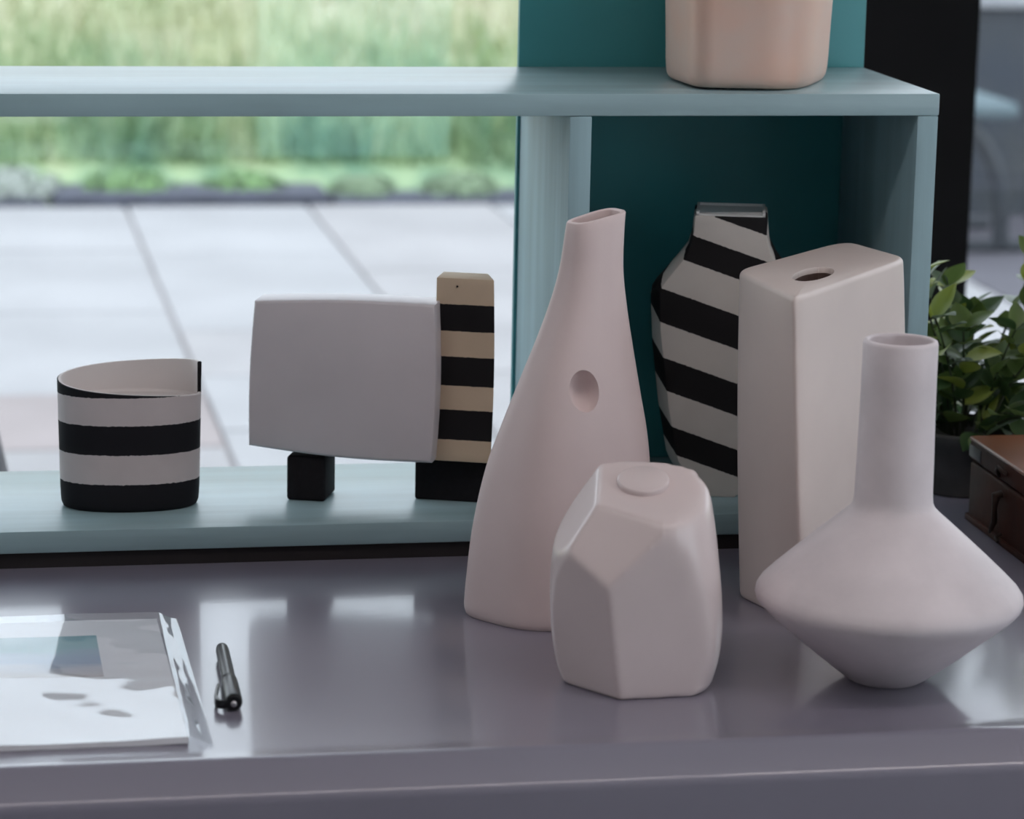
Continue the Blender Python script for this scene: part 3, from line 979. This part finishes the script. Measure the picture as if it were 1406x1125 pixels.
# ------------------------------------------------------------------ leafy plant in a dark pot
def plant():
    f0 = on_z(1306, 688, ZC)
    O = Vector((f0.x+.030, f0.y+.052, ZC))
    t = empty('potted_plant', O); tag(t, 'leafy green plant in a dark pot between shelf unit and old case', 'plant')
    M_pot = pmat('dark_stone_pot', (.075, .07, .068), rough=.75, var=.3, scale=30, bump=.3, bscale=120)
    bm = lathe([(.002, 0), (.046, 0), (.048, .002), (.053, .058), (.055, .061), (.055, .069), (.0535, .071), (.050, .071), (.049, .069), (.048, .060), (.002, .060)], 48)
    for v in bm.verts: v.co.z *= .8
    obj('pot', bm, M_pot, t, 40)
    bm = lathe([(.0475, .0485), (.03, .051), (.001, .052)], 24, bottom=False, top=True)
    obj('soil', bm, pmat('dark_soil', (.02, .014, .01), rough=.9, var=.5, scale=90, bump=.6, bscale=200), t, 60)
    def leaf_mat(name, c, e):
        m, nt, b = nodes(name)
        L = nt.links.new
        co = coords(nt)
        sx = N(nt, 'ShaderNodeSeparateXYZ'); L(co, sx.inputs[0])
        ab = N(nt, 'ShaderNodeMath', operation='ABSOLUTE'); L(sx.outputs[0], ab.inputs[0])
        mr = N(nt, 'ShaderNodeMapRange'); mr.inputs[1].default_value = .15; mr.inputs[2].default_value = .36
        L(ab.outputs[0], mr.inputs[0])
        mx = N(nt, 'ShaderNodeMix', data_type='RGBA'); mx.inputs[6].default_value = c4(c); mx.inputs[7].default_value = c4(e)
        L(mr.outputs[0], mx.inputs[0]); L(mx.outputs[2], b.inputs['Base Color'])
        b.inputs['Roughness'].default_value = .38
        b.inputs['Transmission Weight'].default_value = 0
        # light coming through the blade
        tr = N(nt, 'ShaderNodeBsdfTranslucent'); L(mx.outputs[2], tr.inputs[0])
        ms = N(nt, 'ShaderNodeMixShader'); ms.inputs[0].default_value = .3
        L(b.outputs[0], ms.inputs[1]); L(tr.outputs[0], ms.inputs[2])
        L(ms.outputs[0], nt.nodes['Material Output'].inputs[0])
        return m
    mats = [leaf_mat('leaf_dark_green', (.050, .095, .035), (.08, .13, .05)),
            leaf_mat('leaf_mid_green', (.11, .165, .045), (.17, .23, .075)),
            leaf_mat('leaf_lime_green', (.28, .33, .055), (.36, .40, .14)),
            leaf_mat('leaf_grey_green', (.15, .20, .13), (.26, .31, .21))]
    protos = []
    for k, m in enumerate(mats):
        bm = bmesh.new()
        nx, ny = 4, 8
        g = []
        for j in range(ny+1):
            v = j/ny
            w = .31*math.sin(math.pi*min(1, v**.8))**.95*(1 if v < 1 else 0)+.006
            row = []
            for i in range(nx+1):
                u = i/nx*2-1
                row.append(bm.verts.new((u*w, v, .10*abs(u)*w*2.2 - .16*(v-.35)**2)))
            g.append(row)
        for j in range(ny):
            for i in range(nx):
                bm.faces.new((g[j][i], g[j][i+1], g[j+1][i+1], g[j+1][i]))
        me = bpy.data.meshes.new('leaf'); bm.to_mesh(me); bm.free()
        me.materials.append(m); smooth(me)
        protos.append(me)
    rnd = random.Random(11)
    M_stem = pmat('dark_stem', (.035, .045, .02), rough=.6, var=.2)
    def leaf(P, d, size, k, roll):
        o = bpy.data.objects.new('leaf', protos[k]); col.objects.link(o); o.parent = t
        y = d.normalized()
        up = Vector((0, 0, 1)) if abs(y.z) < .95 else Vector((1, 0, 0))
        x = y.cross(up).normalized(); z = x.cross(y)
        m = Matrix((x, y, z)).transposed() @ Matrix.Rotation(roll, 3, 'Y')
        o.matrix_local = Matrix.Translation(P) @ m.to_4x4() @ Matrix.Diagonal((size, size, size, 1))
    def ok(P):   # stay clear of shelf side and case
        W = P+O
        if W.x < XRU+.016 and W.y < D+.02: return False
        return True
    nst = 34
    count = 0
    for i in range(nst):
        az = 2*math.pi*i/nst*2.618 + rnd.uniform(-.2, .2)
        reach = rnd.uniform(.035, .088); hgt = rnd.uniform(.085, .175)
        if i % 2 == 0: hgt = rnd.uniform(.02, .08); reach = rnd.uniform(.05, .085)
        dirv = Vector((math.cos(az), math.sin(az)*.8, 0))
        dirv.x += .18
        p0 = Vector((math.cos(az)*.02, math.sin(az)*.02, .048))
        pts = [p0+dirv*reach*(u**1.4)+Vector((0, 0, hgt*(u-.22*u*u*(2.6 if i % 2 == 0 else .6)))) for u in [k/7 for k in range(8)]]
        pts = [p for p in pts if ok(p)]
        if len(pts) < 4: continue
        bm = bmesh.new(); tube(bm, pts, [.0016-.0011*k/len(pts) for k in range(len(pts))], 5)
        obj('stem', bm, M_stem, t, 60)
        for k in range(2, len(pts), 1 if i % 2 else 2):
            tan = (pts[k]-pts[k-1]).normalized()
            a0 = rnd.uniform(0, 6.28)
            n = 2 if k < len(pts)-1 else 4
            for q in range(n):
                a = a0+2*math.pi*q/n
                x = tan.orthogonal().normalized(); y = tan.cross(x)
                outd = x*math.cos(a)+y*math.sin(a)
                d = (outd*1.0+tan*rnd.uniform(.2, .9)+Vector((0, 0, rnd.uniform(-.15, .35)))).normalized()
                sz = rnd.uniform(.026, .037)
                hi = pts[k].z > .155
                kk = rnd.choice([2, 1, 2, 2, 3]) if hi else rnd.choice([0, 0, 1, 1, 0, 2, 1])
                tip = pts[k]+d*sz
                if not ok(tip) or not ok(pts[k]) : continue
                if (tip+O).z < ZC+.035 or tip.x < -.062: continue
                if count > 294: continue
                count += 1
                leaf(pts[k], d, sz, kk, rnd.uniform(-.6, .6))
plant()

# ------------------------------------------------------------------ clear sleeve with prints
def sleeve():
    BR, FR = on_z(243, 852, ZC), on_z(293, 1024, ZC)
    dy = (BR-FR); L_ = dy.length; dy.normalize()
    rz = math.atan2(dy.y, dy.x)-R(90)
    t = empty('print_sleeve', FR, rz); tag(t, 'clear plastic sleeve of white prints lying on the counter by the pen', 'print sleeve')
    W_ = .23
    def wave(x, y):
        return .0012*math.sin(x*30+1.0)*math.sin(y*9+.4)+.0009*math.sin(x*19-y*13+.5)+.0006*noise.noise(Vector((x*22, y*22, 3)))
    def sheet(x0, x1, y0, y1, zf, th, nx=40, ny=48):
        bm = bmesh.new()
        top = []; bot = []
        for j in range(ny+1):
            rt, rb = [], []
            for i in range(nx+1):
                x = x0+(x1-x0)*i/nx; y = y0+(y1-y0)*j/ny
                z = zf(x, y)
                rt.append(bm.verts.new((x, y, z))); rb.append(bm.verts.new((x, y, max(.0003, z-th))))
            top.append(rt); bot.append(rb)
        for j in range(ny):
            for i in range(nx):
                bm.faces.new((top[j][i], top[j][i+1], top[j+1][i+1], top[j+1][i]))
                bm.faces.new((bot[j][i], bot[j+1][i], bot[j+1][i+1], bot[j][i+1]))
        for i in range(nx):
            bm.faces.new((top[0][i+1], top[0][i], bot[0][i], bot[0][i+1])); bm.faces.new((top[ny][i], top[ny][i+1], bot[ny][i+1], bot[ny][i]))
        for j in range(ny):
            bm.faces.new((top[j][0], top[j+1][0], bot[j+1][0], bot[j][0])); bm.faces.new((top[j+1][nx], top[j][nx], bot[j][nx], bot[j+1][nx]))
        return bm
    fall = lambda x: 1 if x < -.016 else (lambda u: 1-u*u*(3-2*u))(min(1, (x+.016)/.015))
    zpap = lambda x, y: .0050+wave(x, y)*.7
    paper = pmat('white_paper', (.88, .87, .89), rough=.6, var=.02, bump=.02)
    obj('paper_stack', sheet(-W_, -.016, .004, L_-.012, zpap, .0044), paper, t, 50)
    # printed picture: soft horizontal washes of sea and sand
    m, nt, b = nodes('printed_seascape')
    L = nt.links.new
    co = coords(nt)
    sx = N(nt, 'ShaderNodeSeparateXYZ'); L(co, sx.inputs[0])
    ns = N(nt, 'ShaderNodeTexNoise'); ns.inputs['Scale'].default_value = 60
    mp = coords(nt, (.25, 1, 1)); L(mp, ns.inputs['Vector'])
    ad = N(nt, 'ShaderNodeMath', operation='MULTIPLY_ADD'); ad.inputs[1].default_value = .03; L(ns.outputs['Fac'], ad.inputs[0]); L(sx.outputs[1], ad.inputs[2])
    P0 = on_z(66, 930, ZC+.005)-FR; P1 = on_z(131, 874, ZC+.005)-FR
    ax = Vector((math.cos(rz), math.sin(rz), 0)); ay = Vector((-ax.y, ax.x, 0))
    y0, y1 = P0.dot(ay), P1.dot(ay)
    x1 = (on_z(141, 920, ZC+.005)-FR).dot(ax); x0 = x1-.115
    mr = N(nt, 'ShaderNodeMapRange'); mr.inputs[1].default_value = y0+.015; mr.inputs[2].default_value = y1+.015; L(ad.outputs[0], mr.inputs[0])
    cr = N(nt, 'ShaderNodeValToRGB')
    e = cr.color_ramp.elements
    e[0].position = 0; e[0].color = (.56, .50, .48, 1)
    e[1].position = 1; e[1].color = (.10, .33, .37, 1)
    for p, c in ((.22, (.50, .50, .56, 1)), (.35, (.22, .33, .50, 1)), (.6, (.25, .40, .52, 1)), (.68, (.16, .42, .46, 1))):
        k = e.new(p); k.color = c
    L(mr.outputs[0], cr.inputs[0]); L(cr.outputs[0], b.inputs['Base Color']); b.inputs['Roughness'].default_value = .6
    obj('printed_picture', sheet(x0, x1, y0, y1, lambda x, y: zpap(x, y)+.0004, .0003, 20, 20), m, t, 50)
    film = pane_mat('clear_film', (.97, .98, .99), 1.5, rough=.04, bump=.02, bscale=18, boost=1.6, haze=.3)
    zfilm = lambda x, y: .0014+(.0052+wave(x, y)+.00012*noise.noise(Vector((x*45, y*45, 0))))*fall(x)
    obj('plastic_film', sheet(-W_-.01, 0, 0, L_, zfilm, .0002, 70, 80), film, t, 50)
sleeve()

# ------------------------------------------------------------------ black pen
def pen():
    A, B = on_z(305, 894, ZC+.005), on_z(321, 968, ZC+.005)
    d = (A-B); Lp = .140
    rz = math.atan2(d.y, d.x)-R(90)
    C = B.copy(); C.z = ZC
    t = empty('black_pen', C, rz); tag(t, 'glossy black pen with a clip lying on the counter', 'pen')
    M_pen = pmat('black_pen_plastic', (.010, .011, .013), rough=.3, var=.1, bump=0, spec=.4)
    M_tip = pmat('grey_metal_button', (.5, .5, .52), rough=.3, var=.1, metal=.9, bump=0)
    def cyl(prof, zc):
        bm = lathe([(r, y) for y, r in prof], 32)
        bmesh.ops.transform(bm, matrix=Matrix.Translation((0, 0, zc)) @ Matrix.Rotation(R(-90), 4, 'X'), verts=bm.verts)
        return bm
    zc = .0062
    Lp = d.length+.004
    obj('barrel', cyl([(.050, .0003), (.050, .0050), (Lp*.6, .0050), (Lp-.008, .0048), (Lp-.002, .0043), (Lp, .0027), (Lp+.0002, .0003)], zc), M_pen, t, 40)
    obj('cap', cyl([(0, .0003), (0, .0050), (.0008, .0058), (.003, .0062), (.045, .0060), (.052, .0056), (.053, .0050), (.053, .0003)], zc), M_pen, t, 40)
    obj('end_button', cyl([(-.0022, .0003), (-.0022, .0013), (-.0015, .0020), (.0, .0021), (.0, .0003)], zc-.0005), M_tip, t, 40)
    # clip on the left side: springs from the cap end and runs along the barrel
    bm = bmesh.new()
    rings = []
    for y, x, w, h in ((.000, -.0045, .0026, .0014), (.0005, -.0085, .0030, .0016), (.005, -.0112, .0030, .0013), (.014, -.0115, .0028, .0010), (.030, -.0098, .0024, .0009), (.042, -.0082, .0020, .0009), (.046, -.0078, .0012, .0007)):
        rings.append([Vector((x-h, y, zc-.001-w)), Vector((x+h, y, zc-.001-w)), Vector((x+h, y, zc-.001+w)), Vector((x-h, y, zc-.001+w))])
    loft(rings, bm=bm)
    o = obj('clip', bm, M_pen, t)
    m = o.modifiers.new('b', 'BEVEL'); m.width = .0006; m.segments = 2
    baked(o); smooth(o.data, 50)
pen()

# ------------------------------------------------------------------ grey bollard at the frame's left edge, standing by the glass
def bollard():
    Yb = 1.08
    a, b = on_y(0, 592, Yb), on_y(11, 645, Yb)
    H = a.z-ZG+.05
    r_at = .13
    x = b.x-r_at
    t = empty('grey_stool', (x, Yb, ZG)); tag(t, 'grey round-shouldered pouf standing on the floor by the window', 'pouf')
    zb = b.z-ZG
    prof = [(.002, 0), (.12, 0), (.15, .02), (.158, .15), (.155, .3), (.148, zb-.15), (r_at, zb), (r_at-.0110, zb+.05), (r_at-.035, zb+.085), (r_at-.075, zb+.105), (.02, zb+.11), (.002, zb+.11)]
    obj('cover', lathe(prof, 48), pmat('grey_streaked_cover', (.17, .165, .18), rough=.7, var=.3, scale=20, stretch=(3, 3, .4), bump=.2), t, 50)
bollard()

# ------------------------------------------------------------------ outside: patio, edging, meadow bank
YE = 7.33
def patio():
    t = empty('patio', (0, 0, ZG)); tag(t, kind='structure')
    M_bed = pmat('mortar_bed', (.31, .28, .278), rough=.9, var=.2, scale=8)
    obj('mortar_bed', newbox(-14, 14, YW+.08, YE, -.12, -.012), M_bed, t)
    M_sl = [pmat('pale_flagstone', (.34, .333, .34), rough=.7, var=.13, scale=1.6, bump=.2, bscale=25, dist=.004),
            pmat('warm_flagstone', (.325, .31, .313), rough=.7, var=.14, scale=1.6, bump=.2, bscale=25, dist=.004),
            pmat('rosy_flagstone', (.30, .255, .25), rough=.7, var=.14, scale=1.6, bump=.2, bscale=25, dist=.004),
            pmat('shaded_flagstone', (.105, .10, .118), rough=.7, var=.1, scale=3, bump=.2, bscale=25, dist=.004)]
    meshes = {}
    def slab_mesh(w, l, k):
        key = (round(w, 3), round(l, 3), k)
        if key not in meshes:
            bm = newbox(-w/2+.005, w/2-.005, -l/2+.005, l/2-.005, -.03, 0, .005, 2)
            me = bpy.data.meshes.new('paving_slab'); bm.to_mesh(me); bm.free(); me.materials.append(M_sl[k])
            meshes[key] = me
        return meshes[key]
    rnd = random.Random(5)
    x = -1.68
    cw = [.58, .60, .56, .54, .60, .58]
    i = 0
    cnt = 0
    # columns run away from the house, drifting slightly to the right
    cols_ = []
    xx = .085
    right = [xx]
    for k in range(7): xx += cw[k % 6]; right.append(xx)
    left = [.085]
    xx = .085
    for k in range(4): xx -= cw[(k+2) % 6]; left.append(xx)
    edges = sorted(set(left+right))
    fixed = {  # joints read off the photograph for the columns nearest the frame's left
        0: [3.0, 3.86, 4.42, 5.45, 6.45, YE]}
    for a, b in zip(edges, edges[1:]):
        w = b-a
        if abs(b-.085) < 1e-6 or abs(a+.5) < .2: ys = [2.2]+fixed[0]
        else:
            ys = [rnd.uniform(2.0, 2.4)]
            while ys[-1] < YE-.5:
                ys.append(ys[-1]+rnd.choice([.58, .88, 1.18]))
            ys[-1] = YE
        for y0, y1 in zip(ys, ys[1:]):
            k = rnd.choice([0, 0, 1, 0, 1, 2])
            if a > 2.0: k = 3 if y0 > 4.3 else 0  # shaded ground past the post: the shade is in the slab colour
            o = bpy.data.objects.new('paving_slab', slab_mesh(w, round(y1-y0, 2), k))
            col.objects.link(o); o.parent = t
            o.location = ((a+b)/2, (y0+y1)/2, rnd.uniform(-.002, .002))
            o.rotation_euler = (rnd.uniform(-.002, .002), rnd.uniform(-.002, .002), 0)
            cnt += 1
    obj('outer_paving', newbox(edges[-1]+.02, 14, YW+.1, YE, -.03, 0), M_sl[0], t)
    obj('outer_paving', newbox(-14, edges[0]-.02, YW+.1, YE, -.03, 0), M_sl[0], t)
    # dark edging stones
    k_ = empty('edging', (0, YE, ZG)); tag(k_, kind='structure')
    bm = newbox(-.44, .44, .01, .36, -.05, .02, .01, 3)
    me = bpy.data.meshes.new('edging_stone'); bm.to_mesh(me); bm.free()
    me.materials.append(pmat('blue_grey_edging', (.06, .065, .09), rough=.8, var=.35, scale=9, bump=.4, bscale=30)); smooth(me, 30)
    for q in range(-8, 14):
        o = bpy.data.objects.new('edging_stone', me); col.objects.link(o); o.parent = k_
        o.location = (q*.9+.3, rnd.uniform(-.02, .02), rnd.uniform(-.02, .02)); o.rotation_euler = (0, 0, rnd.uniform(-.03, .03))
patio()

def bank_z(x, y):
    d = max(0, y-YE-.35)
    return ZG+.02+.17*d+.035*d*d*(1/(1+.35*d))*1.2+.05*noise.noise(Vector((x*.7, y*.7, 0)))
def grass_mat(name, amt):
    m, nt, b = nodes(name)
    L = nt.links.new
    tc = N(nt, 'ShaderNodeTexCoord')
    sx = N(nt, 'ShaderNodeSeparateXYZ'); L(tc.outputs['Object'], sx.inputs[0])
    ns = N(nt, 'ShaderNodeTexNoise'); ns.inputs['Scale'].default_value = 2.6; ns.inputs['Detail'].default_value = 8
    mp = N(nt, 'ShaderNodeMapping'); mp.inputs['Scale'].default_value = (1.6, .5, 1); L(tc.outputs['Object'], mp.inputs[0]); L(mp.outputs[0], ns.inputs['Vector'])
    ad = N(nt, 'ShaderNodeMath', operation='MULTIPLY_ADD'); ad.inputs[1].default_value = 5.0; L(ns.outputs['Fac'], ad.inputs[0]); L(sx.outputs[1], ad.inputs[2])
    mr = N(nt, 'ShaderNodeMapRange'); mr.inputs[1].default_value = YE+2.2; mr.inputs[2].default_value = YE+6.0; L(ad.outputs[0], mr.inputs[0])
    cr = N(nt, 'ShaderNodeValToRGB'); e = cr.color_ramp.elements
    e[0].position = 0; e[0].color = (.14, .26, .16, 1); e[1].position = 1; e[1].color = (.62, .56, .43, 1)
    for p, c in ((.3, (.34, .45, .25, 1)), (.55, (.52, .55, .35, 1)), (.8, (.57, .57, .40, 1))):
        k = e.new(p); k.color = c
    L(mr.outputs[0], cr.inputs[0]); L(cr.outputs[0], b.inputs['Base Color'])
    b.inputs['Roughness'].default_value = .7; b.inputs['Specular IOR Level'].default_value = .2
    return m
def meadow():
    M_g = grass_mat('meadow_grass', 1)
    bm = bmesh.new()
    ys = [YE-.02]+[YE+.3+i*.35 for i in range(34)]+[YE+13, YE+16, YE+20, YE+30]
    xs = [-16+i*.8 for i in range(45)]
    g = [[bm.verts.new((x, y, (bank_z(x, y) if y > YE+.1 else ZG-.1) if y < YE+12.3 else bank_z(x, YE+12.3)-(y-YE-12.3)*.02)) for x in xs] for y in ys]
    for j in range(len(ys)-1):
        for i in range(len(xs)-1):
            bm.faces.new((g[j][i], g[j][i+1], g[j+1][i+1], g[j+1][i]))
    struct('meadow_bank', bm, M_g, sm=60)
    # grass blades where the camera can look
    rnd = random.Random(3)
    vs_, fs = [], []
    for q in range(26000):
        y = YE+.46+rnd.random()**1.3*9
        x = rnd.uniform(-1.6+.0*y, 1.2+.42*y)
        z = bank_z(x, y)-.01
        h = rnd.uniform(.08, .26); w = rnd.uniform(.006, .014)
        a = rnd.uniform(0, 6.28); lx, ly = rnd.uniform(-.1, .1), rnd.uniform(-.1, .1)
        c, s = math.cos(a)*w, math.sin(a)*w
        n = len(vs_)
        vs_ += [(x-c, y-s, z), (x+c, y+s, z), (x+lx*.4+c*.7, y+ly*.4+s*.7, z+h*.6), (x+lx*.4-c*.7, y+ly*.4-s*.7, z+h*.6), (x+lx, y+ly, z+h)]
        fs += [(n, n+1, n+2, n+3), (n+3, n+2, n+4)]
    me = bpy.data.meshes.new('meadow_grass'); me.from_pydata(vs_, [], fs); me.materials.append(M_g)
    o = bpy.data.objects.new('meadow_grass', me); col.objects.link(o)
    tag(o, 'long green and straw coloured grass growing up the bank', 'grass', kind='stuff')
    # low leafy clumps on the edging
    mcl = [pmat('clump_pale_green', (.26, .36, .21), rough=.6, var=.2, scale=6), pmat('clump_green', (.20, .35, .13), rough=.6, var=.25, scale=6), pmat('clump_silver', (.42, .46, .41), rough=.6, var=.12, scale=6)]
    for px_, k, w, lab in ((12, 2, .20, 'silvery low plant overhanging the dark edging near the pouf'),
                           (185, 1, .17, 'pale green low plant on the dark edging, past the first paving joint'),
                           (345, 1, .15, 'bright green low plant on the dark edging behind the slab vessel'),
                           (515, 0, .12, 'green low plant on the dark edging left of the banded column'),
                           (655, 0, .14, 'dull green low plant on the dark edging beside the shelf partition')):
        P = on_z(px_, 262, ZG+.06)
        P.y = YE+.20; P.z = ZG+.01
        t = empty('low_plant', P); tag(t, lab, 'plant')
        bm = bmesh.new()
        for q in range(260):
            th = rnd.uniform(0, 6.28); ph = math.acos(rnd.uniform(.05, 1))
            d = Vector((math.cos(th)*math.sin(ph), math.sin(th)*math.sin(ph)*.8, math.cos(ph)*.5))
            c = d*w*rnd.uniform(.55, 1.0)
            a = d.orthogonal().normalized(); b_ = d.cross(a)
            an = rnd.uniform(0, 6.28); a, b_ = a*math.cos(an)+b_*math.sin(an), b_*math.cos(an)-a*math.sin(an)
            s = rnd.uniform(.02, .035)
            bm.faces.new([bm.verts.new(v) for v in (c-a*s, c+b_*s*.5+d*.006, c+a*s, c-b_*s*.5+d*.006)])
        o = obj('foliage', bm, mcl[k], t, recalc=False); tag(o, kind='stuff')
meadow()

# right of the post: dark slate garden wall, pale coping and an arched metal frame
def far_right():
    y = 7.0
    x0 = on_y(1200, 100, y).x
    zt = on_y(1377, 10, y).z
    M_w = pmat('slate_render', (.050, .058, .062), rough=.8, var=.35, scale=3.5, c2=(.022, .035, .055))
    t = empty('garden_wall', (x0, y, ZG)); tag(t, 'blue-grey garden wall with pale coping across the patio', 'wall')
    hh = zt-ZG
    obj('wall', newbox(0, 4.5, 0, .22, 0, hh), M_w, t)
    obj('coping', newbox(-.03, 4.5, -.04, .26, hh, hh+.42, .01), pmat('pale_coping', (.36, .37, .39), rough=.7), t)
    # arched frame of a garden seat
    Ys = 6.05
    M_m = pmat('dark_grey_metal', (.030, .038, .045), rough=.5, var=.2, metal=.3)
    pl = on_y(1373, 345, Ys)
    s = empty('garden_seat', (pl.x, Ys, ZG)); tag(s, 'dark metal garden seat with arched back standing on the patio', 'garden seat')
    kpx = (on_y(1383, 250, Ys).x-on_y(1373, 250, Ys).x)/10
    base = on_z(1373, 346, ZG)
    s.location = (base.x, base.y, ZG)
    def q(x, y, dy=0.0):
        P = on_y(x, y, base.y+dy)-Vector((base.x, base.y, ZG)); return (P.x, dy, max(P.z, .016))
    bm = bmesh.new(); tube(bm, [q(1318, 165), q(1335, 178), q(1350, 198), q(1363, 222), q(1371, 250), q(1373, 285), q(1373, 344)], .026, 10)
    obj('arched_frame', bm, M_m, s, 60)
    bm = bmesh.new(); tube(bm, [(-.62, 0, .018), (.12, 0, .018)], .018, 10); obj('foot_bar', bm, M_m, s, 60)
    bm = bmesh.new(); tube(bm, [(-.62, .45, .018), (.12, .45, .018)], .018, 10); obj('foot_bar', bm, M_m, s, 60)
    bm = bmesh.new(); tube(bm, [(-.02, .45, .02), (-.02, .42, .42)], .02, 10); obj('leg', bm, M_m, s, 60)
    bm = bmesh.new(); tube(bm, [(-.55, .45, .02), (-.55, .42, .42)], .02, 10); obj('leg', bm, M_m, s, 60)
    bm = bmesh.new(); tube(bm, [(-.55, 0, .02), (-.55, 0, .42)], .02, 10); obj('leg', bm, M_m, s, 60)
    obj('seat', newbox(-.60, .03, -.03, .48, .40, .45, .02, 3), pmat('teal_grey_cushion', (.12, .17, .19), rough=.8, var=.1), s, 40)
far_right()
